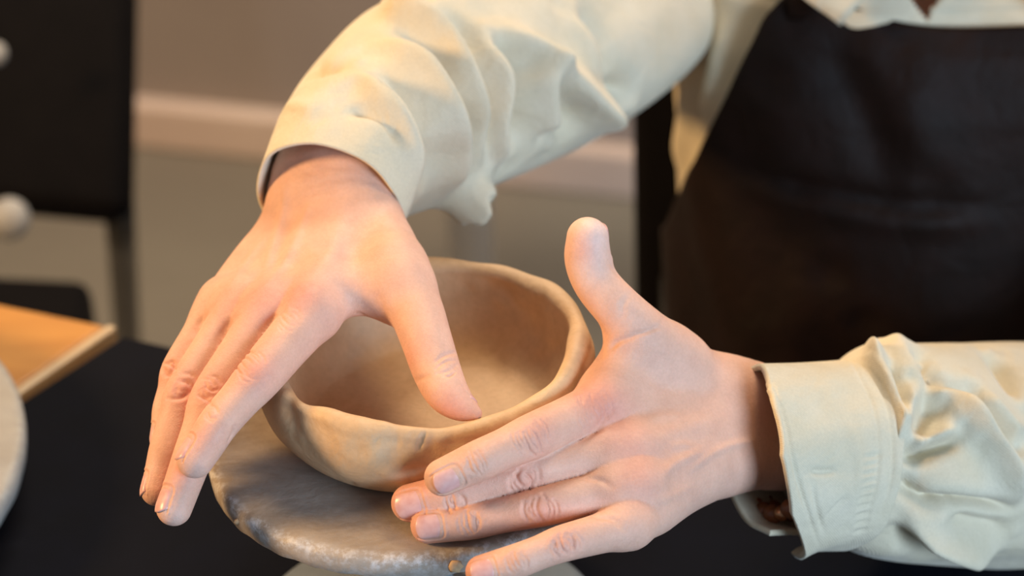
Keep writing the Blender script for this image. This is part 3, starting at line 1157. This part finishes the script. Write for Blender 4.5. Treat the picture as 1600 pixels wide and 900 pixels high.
spotR = [(465, 456, 0.012, RED, 0.65), (398, 575, 0.010, RED, 0.55), (326, 608, 0.009, RED, 0.45), (288, 612, 0.009, RED, 0.5),
         (265, 580, 0.010, RED, 0.4), (395, 470, 0.012, RED, 0.35), (350, 470, 0.012, RED, 0.25), (612, 520, 0.009, RED, 0.5), (640, 560, 0.008, RED, 0.35),
         (700, 640, 0.010, RED, 0.5), (690, 590, 0.008, PALE, 0.5), (540, 330, 0.03, PALE, 0.25), (330, 690, 0.01, PALE, 0.4), (295, 740, 0.007, DUST, 0.45),
         (265, 810, 0.007, DUST, 0.4), (310, 680, 0.010, RED, 0.35), (265, 740, 0.010, RED, 0.4), (545, 480, 0.012, PALE, 0.4)]
HR = finish_hand(VR, QR, featR, spotR, nailsR)


# ------------------------------------------------------------------ the person: body
TC = U(1490, 150, 1.47)            # middle of the chest
TC[2] = 0.0


def as_view(p, r):
    q = np.asarray(p) - CAM
    d = float(q @ FWD)
    return (800 + FPX * float(q @ RIGHT) / d, 450 - FPX * float(q @ UP) / d, d, r)


def body_at(x, y, z):
    return np.array([TC[0] + x, TC[1] + y, z])


ZS = 0.945                         # shoulder joint height (leaning over the table)
elbR, elbL = U(890, 45, 1.30), U(1830, 730, 1.27)
shR, shL = U(1003, -88, 1.462), body_at(0.175, 0.02, ZS)
g = Grid(TC + np.array([-0.42, -0.52, 0.0]), TC + np.array([0.42, 0.30, 1.45]), 0.010)
bf = g.new()


def add_limb(P, R, k=0.05, n=5):
    global bf
    P4 = catmull(np.c_[np.asarray(P, float), np.asarray(R, float)], n)
    sl, d = g.chain(P4[:, :3], P4[:, 3], k + 0.01)
    bf[sl] = smin(bf[sl], d, k)


for sx in (-1, 1):
    add_limb([body_at(sx * 0.07, 0.02, 0.46), body_at(sx * 0.06, 0.02, 0.60), body_at(sx * 0.075, 0.0, 0.78), body_at(sx * 0.08, 0.01, 0.90)], [0.110, 0.095, 0.100, 0.075], 0.06)
    add_limb([body_at(sx * 0.09, 0.0, 0.455), body_at(sx * 0.12, -0.28, 0.46), body_at(sx * 0.13, -0.38, 0.45)], [0.085, 0.065, 0.055])
    add_limb([body_at(sx * 0.13, -0.38, 0.45), body_at(sx * 0.13, -0.38, 0.25), body_at(sx * 0.13, -0.36, 0.07)], [0.054, 0.050, 0.036], 0.03)
    add_limb([body_at(sx * 0.13, -0.34, 0.045), body_at(sx * 0.135, -0.44, 0.036)], [0.038, 0.030], 0.02)
ZH = -0.195                         # the head and neck are carried low
add_limb([body_at(0, 0.01, 1.05 + ZH), body_at(0, 0.0, 1.18 + ZH), body_at(0, -0.02, 1.28 + ZH)], [0.075, 0.056, 0.054], 0.05)
add_limb([body_at(0, -0.02, 1.40 + ZH), body_at(0, -0.03, 1.44 + ZH)], [0.082, 0.084], 0.03)
add_limb([body_at(0, -0.055, 1.31 + ZH), body_at(0, -0.06, 1.36 + ZH)], [0.052, 0.062], 0.03)
add_limb([body_at(0, -0.118, 1.385 + ZH), body_at(0, -0.130, 1.345 + ZH)], [0.010, 0.014], 0.015)
for sx in (-1, 1):
    add_limb([body_at(sx * 0.083, -0.01, 1.37 + ZH), body_at(sx * 0.085, -0.005, 1.40 + ZH)], [0.012, 0.016], 0.01)
add_limb([shR, 0.5 * (shR + elbR) + np.array([0, 0, 0.01]), elbR], [0.052, 0.044, 0.037])
add_limb([shL, 0.5 * (shL + elbL), elbL], [0.055, 0.048, 0.043])
VB, QB = surface_nets(bf, g.lo, 0.010)
VB = smooth_mesh(VB, QB, 3)
parts_V, parts_Q, parts_M, parts_T = [], [], [], []


def add_part(V, Q, mi, T=None):
    o = sum(len(v) for v in parts_V)
    parts_V.append(V)
    parts_Q.append(Q + o)
    parts_M.append(np.full(len(Q), mi) if np.isscalar(mi) else mi)
    parts_T.append(T if T is not None else np.tile(SK, (len(V), 1)))


# forearms from the elbows to the wrists
for a, b, rr in ((elbR, U(560, 200, 1.125), (0.036, 0.033)), (elbL, U(1370, 690, 1.11), (0.043, 0.034))):
    V, Fc = tube_mesh(np.linspace(a, b, 8), np.linspace(rr[0], rr[1], 8), 24, cap=False)
    add_part(V, np.array(Fc), 0)
fz = VB[QB].mean(1)[:, 2]
add_part(VB, QB, np.where(fz < 0.56, 2, 0))
for Hh_ in (HL, HR):
    add_part(Hh_[0], Hh_[1], 0, Hh_[2])
    for pv, pq, _ in Hh_[3]:
        add_part(pv, pq, 1)
person = mesh_obj('person', np.vstack(parts_V), np.vstack(parts_Q), [MAT['skin'], MAT['nail'], MAT['trousers']], None, True, np.vstack(parts_T), np.concatenate(parts_M))
tag(person, 'person in a cream shirt and dark apron shaping the clay bowl with both hands', 'person')


# ------------------------------------------------------------------ clothing
def sleeve_grid(ctrl, n_ring=260, n_len=26, ref=None):
    """loose tube along (px, py, depth, r in m) rows"""
    L = catmull(ctrl, n_len)
    P = np.array([U(a, b, c) for a, b, c, _ in L])
    R = L[:, 3]
    T = np.gradient(P, axis=0)
    T /= np.linalg.norm(T, axis=1)[:, None]
    x = np.array(ref if ref is not None else UP, float)
    a = np.linspace(0, 2 * math.pi, n_ring, endpoint=False)
    rows = []
    fr = []
    for i in range(len(P)):
        x = x - T[i] * (x @ T[i])
        x /= np.linalg.norm(x)
        y = np.cross(T[i], x)
        rows.append(P[i] + R[i] * (np.cos(a)[:, None] * x + np.sin(a)[:, None] * y))
        fr.append((P[i], T[i], x, y))
    n = len(rows)
    ii = np.arange(n - 1)[:, None] * n_ring
    kk = np.arange(n_ring)[None, :]
    Q = np.stack([ii + kk, ii + (kk + 1) % n_ring, ii + n_ring + (kk + 1) % n_ring, ii + n_ring + kk], -1).reshape(-1, 4)
    return np.array(rows), Q, a, fr


def orient_out(V, Q, c):
    N = vnormals(V, Q)
    if ((V - c) * N).sum(1).mean() < 0:
        Q = Q[:, ::-1]
        N = -N
    return Q, N


def solidify(V, Q, N, th):
    """give an open sheet an inner layer and closed borders"""
    n = len(V)
    V2 = np.vstack([V, V - N * th])
    e = np.vstack([Q[:, [0, 1]], Q[:, [1, 2]], Q[:, [2, 3]], Q[:, [3, 0]]])
    key = np.sort(e, 1)
    k = key[:, 0] * n + key[:, 1]
    u, inv, cnt = np.unique(k, return_inverse=True, return_counts=True)
    bnd = e[cnt[inv] == 1]
    side = np.stack([bnd[:, 1], bnd[:, 0], bnd[:, 0] + n, bnd[:, 1] + n], 1)
    return V2, np.vstack([Q, Q[:, ::-1] + n, side])


# torso of the shirt
TZ = [0.42, 0.58, 0.76, 0.87, 0.925, 0.975, 1.005]


def torso_ring(z):
    hw = np.interp(z, TZ, [0.172, 0.158, 0.162, 0.165, 0.158, 0.11, 0.075])
    hd = np.interp(z, TZ, [0.145, 0.130, 0.128, 0.118, 0.108, 0.088, 0.075])
    return hw, hd


def torso_point(z, a, off=0.0):
    hw, hd = torso_ring(z)
    ca, sa = np.cos(a), np.sin(a)
    e = 2.0 / 2.6
    return np.stack([TC[0] + (hw + off) * np.sign(ca) * np.abs(ca) ** e, TC[1] + (hd + off) * np.sign(sa) * np.abs(sa) ** e, z + 0 * a], -1)


shirt_root_V = []
NA = 480
aa = np.linspace(0, 2 * math.pi, NA, endpoint=False)
zs = np.linspace(0.43, 1.003, 260)
rows = [torso_point(z, aa, 0.012 + 0.004 * np.sin(aa * 9 + z * 14) * (1 if z < 0.93 else 0.3)) for z in zs]
SV = np.vstack(rows)
ii = np.arange(len(rows) - 1)[:, None] * NA
kk = np.arange(NA)[None, :]
SQ = np.stack([ii + kk, ii + (kk + 1) % NA, ii + NA + (kk + 1) % NA, ii + NA + kk], -1).reshape(-1, 4)
SQ, SN = orient_out(SV, SQ, SV.mean(0))
fc_ = SV[SQ].mean(1)
SQ = SQ[~((np.abs(fc_[:, 0] - TC[0] + 0.045) < (fc_[:, 2] - 0.925) * 0.75) & (fc_[:, 1] < TC[1]))]      # open neck
sb_ = bvh_of(SV, SQ)
SV = relief(SV, SN, sb_, [
    ([(1062, 20), (1058, 150), (1050, 300)], -0.012, 0.010),
    ([(1085, 10), (1082, 150), (1062, 290)], 0.010, 0.009),
    ([(1115, 20), (1100, 120), (1085, 220)], -0.006, 0.009),
    ([(1135, 5), (1118, 110), (1095, 200)], 0.006, 0.010),
])
V2, Q2 = solidify(SV, SQ, vnormals(SV, SQ), 0.002)
shirt = mesh_obj('shirt', V2, Q2, MAT['shirt'], person)
shirt['label'] = 'cream cotton long-sleeved shirt with creased sleeves'


def cloth_tube(name, ctrl, feats, squash=None, n_ring=260, n_len=26, th=0.0016, wav=0.0012, seed=1, parent=None, trim=None):
    rows, Q, a, fr = sleeve_grid(ctrl, n_ring, n_len)
    n = len(rows)
    g_ = np.random.default_rng(seed)
    for i in range(n):
        P, T, x, y = fr[i]
        s = i / (n - 1)
        w = sum(wav * g2 * np.sin(k * a + ph + dr * s) for k, g2, ph, dr in
                [(2, 1.6, 0.5, 3), (3, 1.2, 1.0 + seed, 7), (5, 0.8, 2.0 + seed, -9), (8, 0.5, 0.3, 15)])
        ramp_ = min(1.0, s * 6 + 0.25)
        dirs = (rows[i] - P) / np.linalg.norm(rows[i] - P, axis=1)[:, None]
        rows[i] = rows[i] + dirs * (w * ramp_)[:, None]
    if squash is not None:
        f0, reach = squash
        for i in range(n):
            P, T, x, y = fr[i]
            k = f0 + (1 - f0) * min(1.0, (i / (n - 1)) / reach)
            h_ = (rows[i] - P) @ y
            rows[i] = rows[i] + ((k - 1) * h_)[:, None] * y
    V = rows.reshape(-1, 3)
    N = vnormals(V, Q)
    c = np.repeat(np.array([f[0] for f in fr]), n_ring, 0)
    if ((V - c) * N).sum(1).mean() < 0:
        Q = Q[:, ::-1]
        N = -N
    bv = bvh_of(V, Q)
    V = relief(V, N, bv, feats, True)
    V = smooth_mesh(V, Q, 5)
    V2, Q2 = solidify(V, Q, vnormals(V, Q), th)
    return mesh_obj(name, V2, Q2, MAT['shirt'], parent), V, Q


# right arm of the person (left in the picture)
slR = [(512, 318, 1.078, 0.0365), (545, 252, 1.100, 0.0395), (590, 200, 1.130, 0.0450), (660, 150, 1.170, 0.0520), (770, 105, 1.225, 0.0560),
       (885, 50, 1.300, 0.0600), (962, -10, 1.385, 0.0620), (1005, -90, 1.460, 0.0620), (1030, -150, 1.510, 0.0580)]
fR = [
    ([(600, 5), (660, 40), (705, 90), (735, 160), (745, 230), (735, 290)], 0.0155, 0.0100),
    ([(560, 60), (620, 80), (668, 130), (700, 200), (705, 270), (690, 315)], 0.0139, 0.0110),
    ([(715, 5), (752, 66), (774, 130), (768, 210), (781, 268)], 0.0155, 0.0100),
    ([(750, 15), (836, 93), (913, 156), (970, 200)], 0.0232, 0.0120),
    ([(812, 95), (845, 155), (842, 215)], 0.0139, 0.0110),
    ([(490, 130), (560, 130), (610, 170), (640, 240), (640, 325)], 0.0093, 0.0110),
    ([(610, 25), (672, 78), (715, 140), (726, 210), (715, 285)], -0.0170, 0.0090),
    ([(680, 2), (738, 58), (758, 118), (757, 190), (755, 265)], -0.0170, 0.0090),
    ([(760, 45), (797, 101), (800, 163), (800, 240)], -0.0186, 0.0100),
    ([(836, 105), (880, 150), (895, 180), (860, 228)], -0.0186, 0.0120),
    ([(890, 5), (929, 62), (955, 118), (1000, 178)], -0.0202, 0.0130),
    ([(530, 174), (575, 175), (606, 195), (628, 240)], -0.0062, 0.0040),
    ([(580, 95), (640, 160), (668, 230), (662, 305)], -0.0109, 0.0090),
    ([(870, 5), (905, 50), (935, 100), (985, 150)], 0.0124, 0.0110),
    ([(738, 285), (715, 308), (697, 322)], 0.0202, 0.0090),
    ([(470, 120), (510, 105), (560, 95)], -0.0062, 0.0090),
    ([(450, 165), (480, 170), (500, 190)], 0.0031, 0.0080),
]
sleeveR, vR_, qR_ = cloth_tube('sleeve', slR, fR, None, 300, 30, seed=2, parent=shirt)

# left arm of the person (right in the picture): sleeve and cuff
slL = [(1288, 706, 1.0675, 0.0375), (1312, 706, 1.074, 0.0400), (1338, 706, 1.081, 0.0445), (1372, 707, 1.091, 0.0490), (1430, 709, 1.110, 0.0515), (1510, 712, 1.138, 0.0535), (1620, 716, 1.175, 0.0570), (1730, 722, 1.222, 0.0590),
       as_view(elbL + np.array([0.012, 0.01, -0.004]), 0.0620), as_view(0.6 * elbL + 0.4 * shL + np.array([0.010, 0.0, 0.0]), 0.0640), as_view(0.15 * elbL + 0.85 * shL, 0.0660), as_view(shL + np.array([-0.05, 0, 0.02]), 0.060)]
fL = [
    ([(1356, 545), (1384, 592), (1396, 659), (1396, 718)], 0.0125, 0.0060),
    ([(1378, 560), (1400, 600), (1408, 660)], -0.0112, 0.0060),
    ([(1425, 590), (1414, 650), (1410, 712)], 0.0088, 0.0080),
    ([(1466, 615), (1452, 650), (1434, 695)], -0.0112, 0.0090),
    ([(1512, 684), (1455, 704), (1402, 728)], -0.0125, 0.0045),
    ([(1500, 668), (1450, 686), (1412, 708)], 0.0063, 0.0070),
    ([(1445, 568), (1516, 663), (1600, 788)], 0.0150, 0.0080),
    ([(1474, 576), (1542, 647), (1600, 723)], -0.0150, 0.0090),
    ([(1520, 605), (1560, 650), (1600, 697)], 0.0112, 0.0090),
    ([(1398, 738), (1418, 764), (1450, 786), (1490, 792)], -0.0100, 0.0060),
    ([(1430, 784), (1516, 790), (1600, 799)], -0.0112, 0.0045),
    ([(1398, 798), (1461, 841), (1560, 864)], 0.0125, 0.0090),
    ([(1380, 806), (1405, 832), (1440, 862), (1480, 876)], -0.0100, 0.0080),
    ([(1470, 812), (1530, 825), (1590, 832)], -0.0075, 0.0080),
    ([(1440, 553), (1452, 566), (1462, 580)], -0.0125, 0.0100),
    ([(1545, 545), (1575, 585), (1600, 630)], -0.0100, 0.0080),
    ([(1395, 540), (1420, 548), (1440, 556)], 0.0075, 0.0120),
]
sleeveL, vL_, qL_ = cloth_tube('sleeve', slL, fL, (0.80, 0.28), 300, 28, seed=5, parent=shirt)
cfL = [(1212, 706, 1.048, 0.0400), (1255, 706, 1.059, 0.0405), (1300, 706, 1.0705, 0.0420), (1349, 706, 1.083, 0.0445)]
L = catmull(cfL, 24)
P = np.array([U(a, b, c) for a, b, c, _ in L])
T = np.gradient(P, axis=0)
T /= np.linalg.norm(T, axis=1)[:, None]
deg = np.linspace(-178, 196, 300)
aR = np.radians(deg)
edge_off = np.interp(deg, [-178, -120, -60, 0, 40, 90, 130, 165, 196], [-0.001, -0.003, -0.008, -0.014, -0.024, -0.027, -0.013, 0.012, 0.026])
end_off = np.interp(deg, [-178, -60, 0, 40, 90, 165, 196], [0.0, 0.0, 0.0, -0.008, -0.015, -0.013, -0.012])
grow = np.interp(deg, [-178, -100, 100, 140, 170, 196], [-0.001, 0.0, 0.0, 0.003, 0.0085, 0.0130])
rows = []
for i in range(len(P)):
    x = UP - T[i] * (UP @ T[i])
    x /= np.linalg.norm(x)
    y = np.cross(T[i], x)
    sN = i / (len(P) - 1)
    rad = L[i, 3] + grow * (1 - 0.75 * sN) + 0.0006 * np.sin(5 * aR + 2 * sN) + 0.0004 * np.sin(9 * aR + 5 * sN)
    rows.append(P[i] + rad[:, None] * (np.cos(aR)[:, None] * x + (0.78 + 0.12 * sN) * np.sin(aR)[:, None] * y) + T[i] * (edge_off * (1 - sN) ** 1.3 + end_off * sN)[:, None])
CV = np.vstack(rows)
nn_ = len(deg)
ii = np.arange(len(rows) - 1)[:, None] * nn_
kk = np.arange(nn_ - 1)[None, :]
CQ = np.stack([ii + kk, ii + kk + 1, ii + nn_ + kk + 1, ii + nn_ + kk], -1).reshape(-1, 4)
CN = vnormals(CV, CQ)
if ((CV - np.repeat(P, nn_, 0)) * CN).sum(1).mean() < 0:
    CQ = CQ[:, ::-1]
    CN = -CN
CV = relief(CV, CN, bvh_of(CV, CQ), [
    ([(1186, 560), (1222, 640), (1243, 735), (1272, 830), (1290, 872)], -0.0014, 0.0011),
    ([(1330, 562), (1366, 640), (1372, 740), (1350, 830)], -0.0009, 0.0011),
    ([(1362, 570), (1390, 650), (1394, 740), (1372, 820)], -0.0012, 0.0014),
    ([(1262, 735), (1285, 738), (1312, 735)], -0.0018, 0.0016),
    ([(1268, 740), (1275, 790), (1290, 840)], -0.0012, 0.0014),
    ([(1330, 650), (1345, 740), (1325, 800)], 0.0010, 0.0040),
    ([(1330, 770), (1300, 800), (1285, 820)], -0.0012, 0.0016),
    ([(1290, 570), (1300, 640), (1298, 700)], 0.0006, 0.0050),
] + [([(1352 - k * 1.5, 715 + k * 13), (1374 - k * 2.5, 711 + k * 13)], -0.0012, 0.0012) for k in range(10)])
V2, Q2 = solidify(CV, CQ, vnormals(CV, CQ), 0.0028)
mesh_obj('cuff', V2, Q2, MAT['shirt'], shirt)

# ------------------------------------------------------------------ apron
ap = empty('apron', (0, 0, 0), person)
ap['label'] = 'dark brown bib apron'
rows = []
NAp = 90
zz = np.linspace(0.48, 0.952, 110)
for z in zz:
    half = np.interp(z, [0.48, 0.70, 0.77, 0.82, 0.87, 0.91, 0.952], [1.75, 1.70, 1.42, 1.12, 0.92, 0.80, 0.70])
    a = np.linspace(-half, half, NAp) - math.pi / 2
    s = np.linspace(-1, 1, NAp)
    fold = 0.003 * np.sin(a * 8 + z * 20) * np.clip((0.9 - z) * 6, 0, 1)
    p = torso_point(z, a, 0.024 + fold)
    if z > 0.87:
        p[:, 2] -= 0.030 * (z - 0.87) / 0.082 * (1 - np.abs(s) ** 2.5)
    rows.append(p)
AV = np.vstack(rows)
ii = np.arange(len(rows) - 1)[:, None] * NAp
kk = np.arange(NAp - 1)[None, :]
AQ = np.stack([ii + kk, ii + kk + 1, ii + NAp + kk + 1, ii + NAp + kk], -1).reshape(-1, 4)
AN = vnormals(AV, AQ)
if AN[:, 1].mean() > 0:
    AQ = AQ[:, ::-1]
    AN = -AN
ab_ = bvh_of(AV, AQ)
AV = relief(AV, AN, ab_, [
    ([(1120, 255), (1250, 290), (1400, 320), (1590, 325)], -0.005, 0.006),
    ([(1120, 275), (1250, 312), (1400, 345), (1590, 345)], 0.004, 0.008),
    ([(1270, 40), (1330, 130), (1375, 230), (1420, 310)], -0.006, 0.014),
    ([(1200, 120), (1230, 230), (1250, 300)], 0.004, 0.02),
    ([(1400, 90), (1430, 200), (1470, 300)], 0.005, 0.02),
    ([(1300, 420), (1260, 480), (1200, 560)], 0.006, 0.02),
    ([(1350, 500), (1420, 510), (1500, 520)], 0.005, 0.02),
])
V2, Q2 = solidify(AV, AQ, vnormals(AV, AQ), 0.002)
mesh_obj('bib', V2, Q2, MAT['apron'], ap)
# neck straps
for sx in (-1, 1):
    p0 = torso_point(0.945, np.array([-math.pi / 2 + sx * 0.62]), 0.028)[0]
    p1 = torso_point(0.972, np.array([-math.pi / 2 + sx * 0.74]), 0.026)[0]
    p2 = body_at(sx * 0.085, 0.02, 1.02)
    path = catmull([p0 - np.array([0, 0, 0.02]), p0, p1, p2, body_at(sx * 0.04, 0.09, 1.03)], 6)
    Vs, Qs = [], []
    for i, p in enumerate(path):
        Vs += [p + np.array([-0.013, 0, 0]), p + np.array([0.013, 0, 0])]
        if i:
            Qs.append((2 * i - 2, 2 * i - 1, 2 * i + 1, 2 * i))
    Vs, Qs = np.array(Vs), np.array(Qs)
    V2, Q2 = solidify(Vs, Qs, vnormals(Vs, Qs), 0.002)
    mesh_obj('neck_strap', V2, Q2, MAT['apron'], ap)

# collar flaps of the shirt
for sx in (-1, 1):
    cx_ = -0.035
    base = [body_at(sx * 0.075, 0.03, 1.045), body_at(sx * 0.070, -0.045, 1.025), body_at(cx_ + sx * 0.040, -0.092, 0.992), body_at(cx_ + sx * 0.012, -0.118, 0.958)]
    out = [body_at(sx * 0.110, 0.03, 1.005), body_at(sx * 0.115, -0.065, 0.985), body_at(cx_ + sx * 0.092, -0.122, 0.958), body_at(cx_ + sx * 0.062, -0.135, 0.932)]
    b_, o_ = catmull(base, 8), catmull(out, 8)
    rows = []
    for t in np.linspace(0, 1, 10):
        lift = 0.012 * math.sin(t * math.pi)
        rows.append(b_ * (1 - t) + o_ * t + np.array([0, -lift * 0.5, lift]))
    CV = np.vstack(rows)
    nn_ = len(b_)
    ii = np.arange(9)[:, None] * nn_
    kk = np.arange(nn_ - 1)[None, :]
    CQ = np.stack([ii + kk, ii + kk + 1, ii + nn_ + kk + 1, ii + nn_ + kk], -1).reshape(-1, 4)
    N_ = vnormals(CV, CQ)
    if N_[:, 2].mean() < 0:
        CQ = CQ[:, ::-1]
        N_ = -N_
    V2, Q2 = solidify(CV, CQ, N_, 0.003)
    mesh_obj('collar', V2, Q2, MAT['shirt'], shirt)

# hair
bm = bmesh.new()
bmesh.ops.create_uvsphere(bm, u_segments=32, v_segments=20, radius=0.1)
hc = body_at(0, -0.018, 1.43 + ZH)
dead = [v for v in bm.verts if v.co.z < -0.035 or (v.co.y < -0.055 and v.co.z < 0.045)]
bmesh.ops.delete(bm, geom=dead, context='VERTS')
for v in bm.verts:
    v.co = Vector((v.co.x * 0.96, v.co.y * 1.08, v.co.z * 1.03)) + Vector(hc)
bm_obj('hair', bm, MAT['hair'], person, True)

# the chair the person sits on
pc = empty('black_chair', (TC[0], TC[1] + 0.05, 0))
tag(pc, 'black chair the person in the apron sits on', 'chair')
bx = U(1004, 330, 1.66)
hwid = float(TC[0] - bx[0])
by_ = TC[1] + 0.205
bm_obj('backrest', box_bm((TC[0], by_ + 0.02, 0.61), (hwid, 0, 0), (0, 0.018, 0), (0, 0.03, 0.26), 0.012, 3), MAT['chair_black'], pc, True)
bm_obj('seat', box_bm((TC[0], TC[1] - 0.03, 0.31), (hwid, 0, 0), (0, 0.22, 0), (0, 0, 0.03), 0.015, 3), MAT['chair_black'], pc, True)
for sx in (-1, 1):
    for sy in (-0.22, 0.17):
        p = np.array([TC[0] + sx * (hwid - 0.03), TC[1] + sy, 0])
        V, Fc = tube_mesh([p, p + np.array([0, 0, 0.285])], 0.014, 12)
        mesh_obj('leg', V, Fc, MAT['chair_metal'], pc)
    p = np.array([TC[0] + sx * (hwid - 0.03), by_ - 0.01, 0.30])
    V, Fc = tube_mesh([p, p + np.array([0, 0.0, 0.28])], 0.012, 12)
    mesh_obj('back_post', V, Fc, MAT['chair_metal'], pc)

# ------------------------------------------------------------------ bracelet
br = empty('bead_bracelet', [float(v) for v in U(1215, 690, 1.075)])
tag(br, 'bracelet of amber and copper beads on the wrist inside the cuff', 'bracelet')
ctr, axd = U(1224, 700, 1.070), U(1290, 695, 1.088) - U(1200, 690, 1.066)
axd /= np.linalg.norm(axd)
ex = UP - axd * (UP @ axd)
ex /= np.linalg.norm(ex)
ey = np.cross(axd, ex)
for k in range(26):
    a = 2 * math.pi * k / 26
    rr = 0.0048 if k % 3 else 0.0038
    for row, off in ((0, -0.0045), (1, 0.0045)):
        bm = bmesh.new()
        bmesh.ops.create_uvsphere(bm, u_segments=14, v_segments=9, radius=rr * (0.9 if row else 1.0))
        p = ctr + ex * (0.0312 * math.cos(a + row * 0.12)) + ey * (0.0255 * math.sin(a + row * 0.12)) + axd * off
        for v in bm.verts:
            v.co += Vector(p)
        bm_obj('bead', bm, MAT['bead_gold'] if (k + row) % 3 == 0 else MAT['bead'], br, True)
